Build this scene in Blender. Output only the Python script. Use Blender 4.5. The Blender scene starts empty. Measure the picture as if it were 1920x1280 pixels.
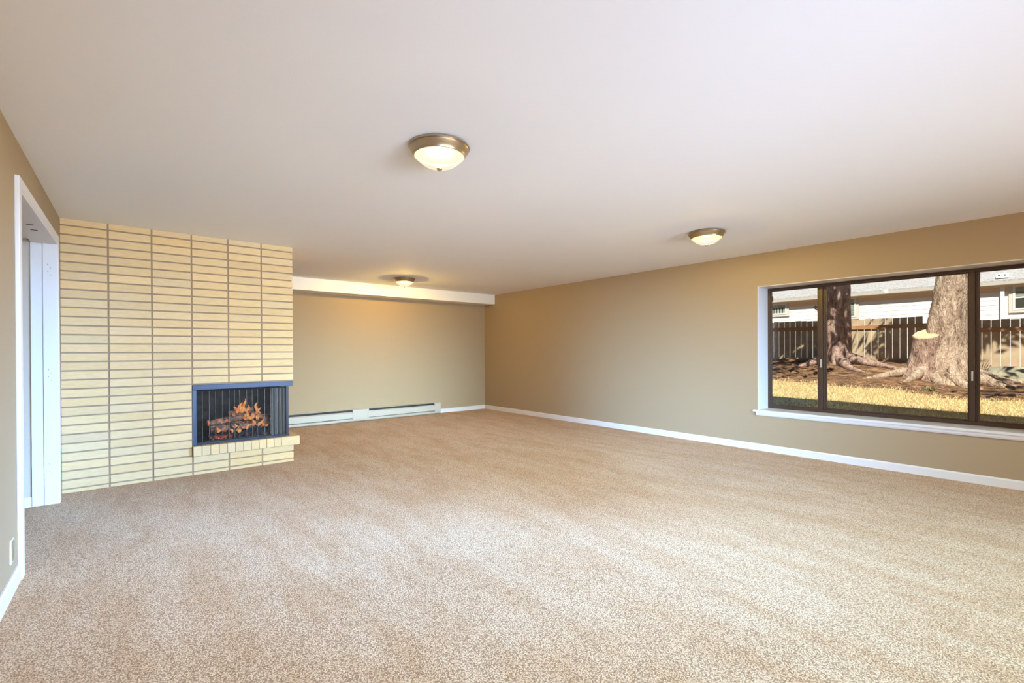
import bpy, bmesh, math, random
from math import sin, cos, pi, radians, tan, exp
from mathutils import Vector, Matrix, noise

random.seed(7)
C = bpy.context.scene.collection
sc = bpy.context.scene

# ------------------------------------------------------------------ camera
CAM_H = 1.1698
YAW, PITCH, ROLL = radians(39.5705), radians(-0.2302), radians(-0.2668)
fw = Vector((sin(YAW) * cos(PITCH), cos(YAW) * cos(PITCH), sin(PITCH)))
r0 = Vector((cos(YAW), -sin(YAW), 0.0)); u0 = r0.cross(fw)
rt = r0 * cos(ROLL) + u0 * sin(ROLL); up = -r0 * sin(ROLL) + u0 * cos(ROLL)
cam = bpy.data.cameras.new('camera'); camo = bpy.data.objects.new('camera', cam); C.objects.link(camo)
m = Matrix((rt, up, -fw)).transposed().to_4x4(); m.translation = (0, 0, CAM_H)
camo.matrix_world = m
cam.sensor_width = 36.0; cam.sensor_fit = 'HORIZONTAL'
cam.lens = 880.921 / 1920 * 36.0
cam.shift_x = 1.2 / 1920; cam.shift_y = 22.2 / 1920
cam.clip_start = 0.05; cam.clip_end = 200
sc.camera = camo

# ------------------------------------------------------------------ colour management
sc.view_settings.view_transform = 'Standard'
sc.view_settings.look = 'None'
sc.view_settings.gamma = 1.0
sc.view_settings.use_curve_mapping = False
sc.view_settings.exposure = 0.0
sc.cycles.max_bounces = 10; sc.cycles.diffuse_bounces = 6; sc.cycles.glossy_bounces = 4
sc.cycles.transparent_max_bounces = 24; sc.cycles.transmission_bounces = 4
sc.cycles.sample_clamp_indirect = 6.0
sc.cycles.caustics_reflective = False; sc.cycles.caustics_refractive = False
sc.cycles.use_denoising = True

# ------------------------------------------------------------------ sky
w = bpy.data.worlds.new('sky'); sc.world = w; w.use_nodes = True
nt = w.node_tree; nt.nodes.clear()
wo = nt.nodes.new('ShaderNodeOutputWorld'); bg = nt.nodes.new('ShaderNodeBackground')
sky = nt.nodes.new('ShaderNodeTexSky'); sky.sky_type = 'HOSEK_WILKIE'
sky.sun_direction = (-0.60, -0.23, 0.766); sky.turbidity = 3.0; sky.ground_albedo = 0.4
nt.links.new(sky.outputs[0], bg.inputs[0]); bg.inputs[1].default_value = 1.3
nt.links.new(bg.outputs[0], wo.inputs[0])

# ------------------------------------------------------------------ sun, daylight and added fill lights
def light(name, kind, loc, direction, energy, color, size=None, size_y=None, spread=None, angle=None):
    l = bpy.data.lights.new(name, kind); o = bpy.data.objects.new(name, l); C.objects.link(o)
    o.location = loc
    if direction is not None:
        o.rotation_euler = Vector(direction).to_track_quat('-Z', 'Y').to_euler()
    l.energy = energy; l.color = color
    if size is not None:
        l.shape = 'RECTANGLE'; l.size = size; l.size_y = size_y
    if spread is not None: l.spread = spread
    if angle is not None: l.angle = angle
    return o
light('sun', 'SUN', (0, 0, 20), (0.60, 0.23, -0.766), 8.5, (1.0, 0.93, 0.80), angle=0.009)
# added area lights for daylight from an unseen rear door: cool sky, warm ground
def rgbw(r, g, b):
    e = max(r, g, b); return e, (r / e, g / e, b / e)
P_SKY, P_WIDE, P_GROUND, P_CEIL = rgbw(16, 25, 33), rgbw(68, 131, 162), rgbw(73, 41, 37), rgbw(19, 21, 24)
P_CEIL_L = rgbw(14, 19, 32)
P_SIDE, P_LEFT = rgbw(28, 58, 112), rgbw(19, 36.5, 63)
light('sky_daylight', 'AREA', (3.0, -4.12, 1.80), (0.02, 1.0, -0.135), *P_SKY, 3.3, 0.4, spread=radians(18))
light('sky_daylight_wide', 'AREA', (2.7, -4.12, 1.70), (0.0, 1.0, -0.45), *P_WIDE, 3.9, 0.5, spread=radians(80))
light('ground_daylight', 'AREA', (2.7, -4.12, 0.80), (0.0, 1.0, 0.22), *P_GROUND, 3.9, 1.4, spread=radians(170))
light('side_fill', 'AREA', (5.82, -1.95, 1.80), (-0.675, 0.76, -0.215), *P_SIDE, 2.5, 0.4, spread=radians(30))  # added fill beam for the lower left wall and the brick
light('ceiling_fill', 'AREA', (2.7, -4.12, 0.45), (-0.12, 1.0, 0.25), *P_CEIL, 3.9, 0.8, spread=radians(40))  # added fill that brightens the ceiling
light('ceiling_fill_left', 'AREA', (-0.53, -1.95, 0.85), (0.55, 0.9, 0.34), *P_CEIL_L, 2.4, 0.6, spread=radians(70))  # added fill for the left part of the ceiling
light('left_fill', 'AREA', (-0.53, -1.95, 1.80), (0.74, 0.68, -0.20), *P_LEFT, 2.5, 0.4, spread=radians(30))  # added fill beam for the lower right wall

# ------------------------------------------------------------------ helpers
def tag(o, label=None, cat=None, group=None, kind=None):
    if label: o['label'] = label
    if cat: o['category'] = cat
    if group: o['group'] = group
    if kind: o['kind'] = kind
    return o

def thing(name, label, cat, loc=(0, 0, 0), rotz=0, group=None, kind=None):
    o = bpy.data.objects.new(name, None); C.objects.link(o)
    o.location = loc; o.rotation_euler = (0, 0, rotz); o.empty_display_size = 0.1
    return tag(o, label, cat, group, kind)

def link(name, bm, mat, parent=None, smooth=False, kind=None):
    bmesh.ops.recalc_face_normals(bm, faces=bm.faces[:])
    me = bpy.data.meshes.new(name); bm.to_mesh(me); bm.free()
    mats = mat if isinstance(mat, (list, tuple)) else [mat]
    for q in mats: me.materials.append(q)
    if smooth:
        for p in me.polygons: p.use_smooth = True
        if smooth == 'auto':
            try: me.set_sharp_from_angle(angle=radians(35))
            except Exception: pass
    o = bpy.data.objects.new(name, me); C.objects.link(o)
    if parent is not None: o.parent = parent
    if kind: o['kind'] = kind
    return o

def box(bm, x0, x1, y0, y1, z0, z1, M=None, bev=0.0, mi=0):
    if bev > 0:
        t = bmesh.new(); box(t, x0, x1, y0, y1, z0, z1)
        bmesh.ops.bevel(t, geom=t.edges[:], offset=bev, segments=2, profile=0.6, affect='EDGES')
        base = {}
        for v in t.verts:
            co = M @ v.co if M else v.co
            base[v.index] = bm.verts.new(co)
        t.verts.index_update()
        vs = [base[i] for i in range(len(t.verts))] if False else None
        mp = {}
        for v, nv in zip(t.verts, list(base.values())): mp[v] = nv
        for f in t.faces:
            nf = bm.faces.new([mp[v] for v in f.verts]); nf.material_index = mi
        t.free(); return
    co = [Vector((x, y, z)) for x in (x0, x1) for y in (y0, y1) for z in (z0, z1)]
    if M: co = [M @ c for c in co]
    v = [bm.verts.new(c) for c in co]
    for q in ((0, 1, 3, 2), (4, 6, 7, 5), (0, 4, 5, 1), (2, 3, 7, 6), (0, 2, 6, 4), (1, 5, 7, 3)):
        f = bm.faces.new([v[i] for i in q]); f.material_index = mi

def bx(*a, **k):
    bm = bmesh.new(); box(bm, *a, **k); return bm

def boxes(lst, M=None, bev=0.0):
    bm = bmesh.new()
    for b in lst: box(bm, *b, M=M, bev=bev)
    return bm

def lathe(bm, prof, seg=48, cx=0, cy=0, cz=0, close=False):
    rings = []
    for r, z in prof:
        if r < 1e-5: rings.append([bm.verts.new((cx, cy, cz + z))])
        else: rings.append([bm.verts.new((cx + r * cos(2 * pi * i / seg), cy + r * sin(2 * pi * i / seg), cz + z)) for i in range(seg)])
    for a, b in zip(rings[:-1], rings[1:]):
        for i in range(seg):
            j = (i + 1) % seg
            if len(a) == 1 and len(b) == 1: continue
            if len(a) == 1: bm.faces.new((a[0], b[i], b[j]))
            elif len(b) == 1: bm.faces.new((a[i], b[0], a[j]))
            else: bm.faces.new((a[i], b[i], b[j], a[j]))

def tube(bm, pts, rad, seg=8, cap=True, wob=0.0):
    pts = [Vector(p) for p in pts]
    rings = []
    n = len(pts)
    prev = None
    for i, p in enumerate(pts):
        d = (pts[min(i + 1, n - 1)] - pts[max(i - 1, 0)]).normalized()
        if prev is None:
            a = d.orthogonal().normalized()
        else:
            a = (prev - d * prev.dot(d))
            a = a.normalized() if a.length > 1e-6 else d.orthogonal().normalized()
        prev = a
        b = d.cross(a)
        r = rad[i] if isinstance(rad, (list, tuple)) else rad
        ring = []
        for k in range(seg):
            t = 2 * pi * k / seg
            rr = r * (1 + wob * (noise.noise(Vector((p.x * 6 + cos(t) * 1.5, p.y * 6 + sin(t) * 1.5, p.z * 6)))))
            ring.append(bm.verts.new(p + (a * cos(t) + b * sin(t)) * rr))
        rings.append(ring)
    for x, y in zip(rings[:-1], rings[1:]):
        for k in range(seg):
            j = (k + 1) % seg
            bm.faces.new((x[k], x[j], y[j], y[k]))
    if cap:
        bm.faces.new(rings[0][::-1]); bm.faces.new(rings[-1])

def prism(bm, poly, axis, a, b, mi=0):
    """extrude a 2-D polygon along an axis; poly in the other two axes (order x,y,z)"""
    def P(p, t):
        if axis == 0: return (t, p[0], p[1])
        if axis == 1: return (p[0], t, p[1])
        return (p[0], p[1], t)
    A = [bm.verts.new(P(p, a)) for p in poly]; B = [bm.verts.new(P(p, b)) for p in poly]
    n = len(poly)
    for i in range(n):
        j = (i + 1) % n
        f = bm.faces.new((A[i], A[j], B[j], B[i])); f.material_index = mi
    f = bm.faces.new(A[::-1]); f.material_index = mi
    f = bm.faces.new(B); f.material_index = mi

# ------------------------------------------------------------------ materials
def new_mat(name):
    mt = bpy.data.materials.new(name); mt.use_nodes = True
    n = mt.node_tree.nodes; b = n['Principled BSDF']
    return mt, mt.node_tree, n, b

def plain(name, col, rough=0.5, metal=0.0, spec=0.5, bump=None, var=None):
    mt, t, n, b = new_mat(name)
    b.inputs['Base Color'].default_value = (*col, 1); b.inputs['Roughness'].default_value = rough
    b.inputs['Metallic'].default_value = metal
    b.inputs['Specular IOR Level'].default_value = spec
    geo = None
    if bump or var:
        geo = n.new('ShaderNodeNewGeometry')
    if bump:
        sca, st, dist = bump
        tx = n.new('ShaderNodeTexNoise'); tx.inputs['Scale'].default_value = sca; tx.inputs['Detail'].default_value = 3
        bp = n.new('ShaderNodeBump'); bp.inputs['Strength'].default_value = st; bp.inputs['Distance'].default_value = dist
        t.links.new(geo.outputs['Position'], tx.inputs['Vector']); t.links.new(tx.outputs['Fac'], bp.inputs['Height'])
        t.links.new(bp.outputs['Normal'], b.inputs['Normal'])
    if var:
        sca, c2, lo, hi = var
        tx = n.new('ShaderNodeTexNoise'); tx.inputs['Scale'].default_value = sca; tx.inputs['Detail'].default_value = 5
        rp = n.new('ShaderNodeValToRGB'); rp.color_ramp.elements[0].position = lo; rp.color_ramp.elements[1].position = hi
        rp.color_ramp.elements[0].color = (*col, 1); rp.color_ramp.elements[1].color = (*c2, 1)
        t.links.new(geo.outputs['Position'], tx.inputs['Vector']); t.links.new(tx.outputs['Fac'], rp.inputs['Fac'])
        t.links.new(rp.outputs['Color'], b.inputs['Base Color'])
    return mt

def emit(name, col, strength):
    mt, t, n, b = new_mat(name)
    b.inputs['Base Color'].default_value = (*col, 1)
    b.inputs['Emission Color'].default_value = (*col, 1); b.inputs['Emission Strength'].default_value = strength
    b.inputs['Roughness'].default_value = 0.35
    return mt

M_wall = plain('taupe_wall_paint', (0.375, 0.277, 0.170), 0.75, spec=0.25, bump=(220, 0.06, 0.002))
M_ceil = plain('white_ceiling_paint', (0.86, 0.88, 0.91), 0.85, spec=0.2, bump=(90, 0.12, 0.003))
M_trim = plain('white_trim_paint', (0.72, 0.69, 0.68), 0.35)
M_soffit = plain('white_soffit_paint', (0.80, 0.78, 0.74), 0.6)
M_bronze = plain('brown_aluminium', (0.070, 0.040, 0.024), 0.4, 0.3)
M_heater = plain('heater_enamel', (0.47, 0.425, 0.355), 0.4)
M_black = plain('matt_black', (0.008, 0.008, 0.010), 0.6)
M_plate = plain('white_plastic', (0.78, 0.78, 0.76), 0.35)
M_almond = plain('almond_plastic', (0.26, 0.20, 0.11), 0.4)
M_screw = plain('dull_screw', (0.30, 0.27, 0.22), 0.4, 0.8)
M_nickel = plain('brushed_bronze', (0.46, 0.355, 0.235), 0.32, 0.9)
M_glassshade = None
def shade_mat():
    mt, t, n, b = new_mat('frosted_shade_glass'); n.remove(b)
    em = n.new('ShaderNodeEmission'); em.inputs[0].default_value = (1.0, 0.90, 0.68, 1); em.inputs[1].default_value = 1.2
    tr = n.new('ShaderNodeBsdfTransparent'); tr.inputs[0].default_value = (1.0, 0.92, 0.78, 1)
    mx = n.new('ShaderNodeMixShader'); mx.inputs[0].default_value = 0.55
    t.links.new(tr.outputs[0], mx.inputs[1]); t.links.new(em.outputs[0], mx.inputs[2]); t.links.new(mx.outputs[0], n['Material Output'].inputs[0])
    return mt
M_glassshade = shade_mat()
M_blue = plain('blue_steel', (0.009, 0.020, 0.068), 0.4, 0.2)
M_bluepost = plain('light_blue_steel', (0.016, 0.046, 0.105), 0.35, 0.2)
M_darkblue = plain('dark_blue_steel', (0.007, 0.009, 0.028), 0.4, 0.3)
M_soot = plain('sooty_firebrick', (0.050, 0.028, 0.018), 0.9, var=(14, (0.014, 0.010, 0.009), 0.35, 0.65))
M_iron = plain('cast_iron', (0.020, 0.020, 0.026), 0.55, 0.4)
M_latch = plain('latch_metal', (0.55, 0.50, 0.42), 0.4, 0.4)
M_back = plain('dimming_disc_grey', (0.10, 0.09, 0.07), 0.9, spec=0.1)
M_mortar = plain('raked_mortar', (0.33, 0.24, 0.16), 0.95)

# carpet
def carpet():
    mt, t, n, b = new_mat('beige_carpet')
    L = t.links.new
    geo = n.new('ShaderNodeNewGeometry')
    nz = n.new('ShaderNodeTexNoise'); nz.inputs['Scale'].default_value = 150; nz.inputs['Detail'].default_value = 4; nz.inputs['Roughness'].default_value = 0.7
    vo = n.new('ShaderNodeTexVoronoi'); vo.inputs['Scale'].default_value = 175; vo.feature = 'F1'
    L(geo.outputs['Position'], nz.inputs['Vector'])
    # warp the cells so that the pile reads as twisted yarn
    wv = n.new('ShaderNodeVectorMath'); wv.operation = 'MULTIPLY_ADD'
    L(nz.outputs['Color'], wv.inputs[0]); wv.inputs[1].default_value = (0.012, 0.012, 0.0); L(geo.outputs['Position'], wv.inputs[2])
    L(wv.outputs[0], vo.inputs['Vector'])
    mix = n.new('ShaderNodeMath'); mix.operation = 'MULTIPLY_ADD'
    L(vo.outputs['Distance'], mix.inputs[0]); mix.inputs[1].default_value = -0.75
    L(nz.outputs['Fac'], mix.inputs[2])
    rp = n.new('ShaderNodeValToRGB')  # darker colour in the pits paints the shade between tufts
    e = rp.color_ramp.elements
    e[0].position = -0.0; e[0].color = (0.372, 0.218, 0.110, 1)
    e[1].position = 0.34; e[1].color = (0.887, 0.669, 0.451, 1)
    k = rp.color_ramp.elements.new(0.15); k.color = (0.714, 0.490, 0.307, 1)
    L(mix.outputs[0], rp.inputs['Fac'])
    # brushed patches
    mp = n.new('ShaderNodeMapping'); mp.inputs['Rotation'].default_value = (0, 0, radians(-12)); mp.inputs['Scale'].default_value = (3.0, 0.8, 1)
    L(geo.outputs['Position'], mp.inputs['Vector'])
    n2 = n.new('ShaderNodeTexNoise'); n2.inputs['Scale'].default_value = 1.7; n2.inputs['Detail'].default_value = 5; n2.inputs['Roughness'].default_value = 0.65
    L(mp.outputs[0], n2.inputs['Vector'])
    r2 = n.new('ShaderNodeValToRGB'); r2.color_ramp.elements[0].position = 0.38; r2.color_ramp.elements[1].position = 0.60
    r2.color_ramp.elements[0].color = (0.88, 0.79, 0.68, 1); r2.color_ramp.elements[1].color = (1.0, 1.0, 1.0, 1)
    L(n2.outputs['Fac'], r2.inputs['Fac'])
    mul = n.new('ShaderNodeMixRGB'); mul.blend_type = 'MULTIPLY'; mul.inputs[0].default_value = 1
    L(rp.outputs['Color'], mul.inputs[1]); L(r2.outputs['Color'], mul.inputs[2])
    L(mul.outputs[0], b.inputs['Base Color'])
    b.inputs['Roughness'].default_value = 1.0; b.inputs['Specular IOR Level'].default_value = 0.05
    b.inputs['Sheen Weight'].default_value = 0.15; b.inputs['Sheen Roughness'].default_value = 0.6
    bp = n.new('ShaderNodeBump'); bp.inputs['Strength'].default_value = 0.7; bp.inputs['Distance'].default_value = 0.008
    L(mix.outputs[0], bp.inputs['Height']); L(bp.outputs['Normal'], b.inputs['Normal'])
    return mt
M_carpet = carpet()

def brick_mat():
    mt, t, n, b = new_mat('cream_brick')
    L = t.links.new
    at = n.new('ShaderNodeVertexColor'); at.layer_name = 'tone'
    geo = n.new('ShaderNodeNewGeometry')
    mp = n.new('ShaderNodeMapping'); mp.inputs['Scale'].default_value = (6, 6, 30)
    nz = n.new('ShaderNodeTexNoise'); nz.inputs['Scale'].default_value = 3.0; nz.inputs['Detail'].default_value = 6
    L(geo.outputs['Position'], mp.inputs[0]); L(mp.outputs[0], nz.inputs['Vector'])
    rp = n.new('ShaderNodeValToRGB'); rp.color_ramp.elements[0].position = 0.3; rp.color_ramp.elements[1].position = 0.7
    rp.color_ramp.elements[0].color = (0.93, 0.90, 0.86, 1); rp.color_ramp.elements[1].color = (1.03, 1.02, 1.0, 1)
    L(nz.outputs['Fac'], rp.inputs['Fac'])
    mul = n.new('ShaderNodeMixRGB'); mul.blend_type = 'MULTIPLY'; mul.inputs[0].default_value = 1
    L(at.outputs['Color'], mul.inputs[1]); L(rp.outputs['Color'], mul.inputs[2])
    L(mul.outputs[0], b.inputs['Base Color'])
    b.inputs['Roughness'].default_value = 0.8; b.inputs['Specular IOR Level'].default_value = 0.25
    n2 = n.new('ShaderNodeTexNoise'); n2.inputs['Scale'].default_value = 160; n2.inputs['Detail'].default_value = 3
    L(geo.outputs['Position'], n2.inputs['Vector'])
    bp = n.new('ShaderNodeBump'); bp.inputs['Strength'].default_value = 0.2; bp.inputs['Distance'].default_value = 0.003
    L(n2.outputs['Fac'], bp.inputs['Height']); L(bp.outputs['Normal'], b.inputs['Normal'])
    return mt
M_brick = brick_mat()

def thin_glass():
    mt, t, n, b = new_mat('window_glass')
    n.remove(b)
    tr = n.new('ShaderNodeBsdfTransparent'); tr.inputs[0].default_value = (0.97, 0.98, 0.97, 1)
    gl = n.new('ShaderNodeBsdfGlossy'); gl.inputs['Roughness'].default_value = 0.01
    fr = n.new('ShaderNodeFresnel'); fr.inputs['IOR'].default_value = 1.35
    mx = n.new('ShaderNodeMixShader')
    L = t.links.new
    L(fr.outputs[0], mx.inputs[0]); L(tr.outputs[0], mx.inputs[1]); L(gl.outputs[0], mx.inputs[2])
    L(mx.outputs[0], n['Material Output'].inputs[0])
    return mt
M_glass = thin_glass()

def mesh_screen(name, cover, col):
    """woven wire mesh: holes between fine wires let most light through"""
    mt, t, n, b = new_mat(name)
    L = t.links.new
    b.inputs['Base Color'].default_value = (*col, 1); b.inputs['Metallic'].default_value = 0.3; b.inputs['Roughness'].default_value = 0.45
    tr = n.new('ShaderNodeBsdfTransparent'); mx = n.new('ShaderNodeMixShader'); mx.inputs[0].default_value = cover
    L(tr.outputs[0], mx.inputs[1]); L(b.outputs[0], mx.inputs[2]); L(mx.outputs[0], n['Material Output'].inputs[0])
    return mt
M_screen = mesh_screen('wire_mesh', 0.10, (0.06, 0.055, 0.055))
M_pleat = mesh_screen('wire_mesh_bunched', 0.88, (0.13, 0.125, 0.12))
M_fold = mesh_screen('wire_mesh_fold', 0.50, (0.17, 0.155, 0.15))

def bark(name, c1, c2, c3):
    mt, t, n, b = new_mat(name); L = t.links.new
    geo = n.new('ShaderNodeNewGeometry')
    mp = n.new('ShaderNodeMapping'); mp.inputs['Scale'].default_value = (1, 1, 0.35); L(geo.outputs['Position'], mp.inputs[0])
    nz = n.new('ShaderNodeTexNoise'); nz.inputs['Scale'].default_value = 9; nz.inputs['Detail'].default_value = 8; nz.inputs['Roughness'].default_value = 0.7; nz.inputs['Distortion'].default_value = 0.8
    L(mp.outputs[0], nz.inputs['Vector'])
    rp = n.new('ShaderNodeValToRGB'); e = rp.color_ramp.elements
    e[0].position = 0.33; e[0].color = (*c1, 1); e[1].position = 0.68; e[1].color = (*c3, 1)
    k = e.new(0.48); k.color = (*c2, 1)
    L(nz.outputs['Fac'], rp.inputs['Fac']); L(rp.outputs['Color'], b.inputs['Base Color'])
    n2 = n.new('ShaderNodeTexNoise'); n2.inputs['Scale'].default_value = 26; n2.inputs['Detail'].default_value = 6; n2.inputs['Distortion'].default_value = 1.4
    L(mp.outputs[0], n2.inputs['Vector'])
    bp = n.new('ShaderNodeBump'); bp.inputs['Strength'].default_value = 1.0; bp.inputs['Distance'].default_value = 0.05
    L(n2.outputs['Fac'], bp.inputs['Height']); L(bp.outputs['Normal'], b.inputs['Normal'])
    b.inputs['Roughness'].default_value = 0.95; b.inputs['Specular IOR Level'].default_value = 0.1
    return mt
M_bark1 = bark('reddish_bark', (0.12, 0.068, 0.058), (0.36, 0.24, 0.205), (0.60, 0.45, 0.38))
M_bark2 = bark('pale_bark', (0.13, 0.080, 0.058), (0.42, 0.31, 0.235), (0.66, 0.55, 0.43))
M_bark3 = bark('stump_bark', (0.12, 0.070, 0.055), (0.34, 0.225, 0.18), (0.52, 0.40, 0.33))
M_cut = plain('sawn_wood', (0.66, 0.50, 0.30), 0.8, var=(9, (0.42, 0.24, 0.12), 0.5, 0.72))
M_needle = plain('conifer_foliage', (0.035, 0.075, 0.025), 0.8)
M_cedar = plain('weathered_cedar', (0.38, 0.29, 0.195), 0.85, var=(3.0, (0.52, 0.41, 0.27), 0.4, 0.7))
M_rail = plain('orange_cedar_rail', (0.42, 0.22, 0.10), 0.8, var=(2.0, (0.30, 0.15, 0.075), 0.45, 0.7))
M_siding = plain('white_lap_siding', (0.80, 0.80, 0.79), 0.55)
M_soff2 = plain('cream_eave_paint', (0.74, 0.58, 0.38), 0.6)
M_gutter = plain('pale_gutter', (0.62, 0.58, 0.52), 0.5)
M_shingle = plain('grey_shingle', (0.44, 0.44, 0.46), 0.9, var=(22, (0.30, 0.30, 0.32), 0.4, 0.65))
M_winframe = plain('house_window_frame', (0.76, 0.75, 0.70), 0.5)
M_wincasing = plain('house_window_casing', (0.60, 0.57, 0.52), 0.6)
M_darkpane = plain('dark_house_pane', (0.05, 0.055, 0.045), 0.15)
M_blind = plain('green_grey_blind', (0.30, 0.36, 0.31), 0.6)
M_rock = plain('mossy_boulder', (0.44, 0.41, 0.29), 0.95, bump=(12, 0.8, 0.05), var=(2.2, (0.25, 0.24, 0.18), 0.42, 0.62))
M_root = plain('dark_root', (0.055, 0.038, 0.028), 0.9, bump=(40, 0.6, 0.02))
M_ext = plain('exterior_stucco', (0.5, 0.45, 0.38), 0.9)
M_hall = plain('hall_wall_paint', (0.50, 0.42, 0.34), 0.75)
M_dryleaf = plain('straw_grass', (0.72, 0.56, 0.29), 0.8)
M_litter = plain('red_needle_litter', (0.52, 0.28, 0.15), 0.9, var=(1.5, (0.24, 0.13, 0.075), 0.42, 0.6))
M_green = plain('weed_green', (0.20, 0.20, 0.08), 0.7)

# ------------------------------------------------------------------ dimensions
H = 2.30
XR, YB, YF = 5.735, 7.7986, 5.407
XL, THL = -0.4018, radians(0.7774)
YREAR = -4.2
# left wall frame: local y runs along the wall, local x points into the room
ML = Matrix.Translation((XL, YF, 0)) @ Matrix.Rotation(-THL, 4, 'Z')
V0 = 3.555 - YF      # near jamb face of the wide doorway
V1 = 5.10 - YF       # far jamb face
VREAR = YREAR - YF - 0.15
DH = 2.035           # head jamb height

# ------------------------------------------------------------------ shell
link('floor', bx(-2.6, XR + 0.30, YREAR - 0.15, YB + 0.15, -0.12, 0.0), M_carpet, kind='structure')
link('ceiling', bx(-2.6, 6.2, YREAR - 0.4, YB + 0.4, H, 2.60), M_ceil, kind='structure')
T = 0.13
bm = bmesh.new()
box(bm, -T, 0, VREAR, -3.25 - YF, 0, H, ML); box(bm, -T, 0, -3.25 - YF, -0.65 - YF, 0, 0.5, ML); box(bm, -T, 0, -3.25 - YF, -0.65 - YF, 2.06, H, ML); box(bm, -T, 0, -0.65 - YF, V0, 0, H, ML); box(bm, -T, 0, V1, YB - YF + 0.1, 0, H, ML); box(bm, -T, 0, V0, V1, DH + 0.005, H, ML)
link('wall_left', bm, M_wall, kind='structure')
# window opening in the right wall
WY0, WY1, WZ0, WZ1, WD = 0.03, 2.405, 0.445, 1.915, 0.335
bm = bmesh.new()
for y0, y1, z0, z1 in ((YREAR - 0.15, -3.25, 0, H), (-3.25, -0.65, 2.06, H), (-0.65, WY0, 0, H), (WY1, YB + 0.15, 0, H), (WY0, WY1, 0, WZ0), (WY0, WY1, WZ1, H)):
    box(bm, XR, XR + WD, y0, y1, z0, z1)
link('wall_right', bm, M_wall, kind='structure')
link('wall_back', bx(-0.6, XR, YB, YB + 0.15, 0, H), M_wall, kind='structure')
RX0, RX1, RZ1 = 0.7, 4.75, 2.06
bm = bmesh.new()
box(bm, -0.7, RX0, YREAR - 0.15, YREAR, 0, H); box(bm, RX1, XR, YREAR - 0.15, YREAR, 0, H); box(bm, RX0, RX1, YREAR - 0.15, YREAR, RZ1, H)
link('wall_rear', bm, M_wall, kind='structure')
d2 = thing('door_2', None, None, kind='structure')  # unseen rear door, added as an opening for the rear area lights
link('door_frame', boxes([(RX0, RX0 + .05, YREAR - .12, YREAR - .04, 0, RZ1), (RX1 - .05, RX1, YREAR - .12, YREAR - .04, 0, RZ1),
      (RX0, RX1, YREAR - .12, YREAR - .04, RZ1 - .05, RZ1), (2.70, 2.76, YREAR - .12, YREAR - .04, 0, RZ1 - .05), (RX0, RX1, YREAR - .12, YREAR - .04, 0, .03)]), M_bronze, d2)
link('pane', bx(RX0 + .05, RX1 - .05, YREAR - .085, YREAR - .079, .03, RZ1 - .05), M_glass, d2)

d3 = thing('added_door', None, None, kind='structure')  # unseen side door, added as an opening for the side fill
link('door_frame', boxes([(XR + .20, XR + .28, -3.25, -3.20, 0, 2.06), (XR + .20, XR + .28, -.70, -.65, 0, 2.06), (XR + .20, XR + .28, -3.20, -.70, 2.01, 2.06), (XR + .20, XR + .28, -1.98, -1.92, 0, 2.01)]), M_bronze, d3)
link('pane', bx(XR + .235, XR + .241, -3.20, -.70, 0.0, 2.01), M_glass, d3)

w2 = thing('added_window', None, None, kind='structure')  # unseen window, added as an opening for the left fills
link('frame', boxes([(-T, -.06, -3.25 - YF, -3.20 - YF, .5, 2.06), (-T, -.06, -.70 - YF, -.65 - YF, .5, 2.06), (-T, -.06, -3.20 - YF, -.70 - YF, 2.01, 2.06), (-T, -.06, -3.20 - YF, -.70 - YF, .5, .55)], ML), M_bronze, w2)
link('pane', bx(-.100, -.094, -3.20 - YF, -.70 - YF, 0.55, 2.01, ML), M_glass, w2)

# dropped beam along the back wall
bm = bmesh.new(); box(bm, -0.52, XR, 7.46, YB, 2.112, H)
box(bm, XR - 0.035, XR, 7.452, 7.46, 2.112, H)
tb = link('trim_1', bm, M_soffit, kind='structure')
link('track_slot', bx(3.30, 3.42, 7.475, 7.50, 2.1105, 2.1135), M_black, tb)

# baseboards
def baseboard(name, M, v0, v1, out=1, h=0.078, th=0.014):
    bm = bmesh.new()
    poly = [(0, 0), (th, 0), (th, h - 0.012), (th * 0.45, h), (0, h)]
    prism(bm, poly, 1, v0, v1)
    bmesh.ops.transform(bm, matrix=M, verts=bm.verts[:])
    return link(name, bm, M_trim, kind='structure')
MR = Matrix.Translation((XR, 0, 0)) @ Matrix.Scale(-1, 4, (1, 0, 0))
baseboard('baseboard_right', MR, -0.65, YB)
MB_ = Matrix.Translation((0, YB, 0)) @ Matrix.Rotation(-pi / 2, 4, 'Z')     # local y -> +x, local x -> -y
baseboard('baseboard_back', MB_, 4.645, XR - 0.014)
baseboard('baseboard_left', ML, VREAR + .155, V0 - 0.062, h=0.085)

# ------------------------------------------------------------------ doorway in the left wall
d1 = thing('door_1', None, None, kind='structure')
CW, CT = 0.060, 0.020
bm = bmesh.new()
box(bm, 0, CT, V0 - CW, V0, 0, DH + CW, ML, 0.004)
link('casing', bm, M_trim, d1)
bm = bmesh.new(); box(bm, 0, CT, V1, V1 + CW, 0, DH + CW, ML, 0.004); link('casing', bm, M_trim, d1)
bm = bmesh.new(); box(bm, 0, CT, V0, V1, DH, DH + CW, ML, 0.004); link('casing', bm, M_trim, d1)
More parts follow.
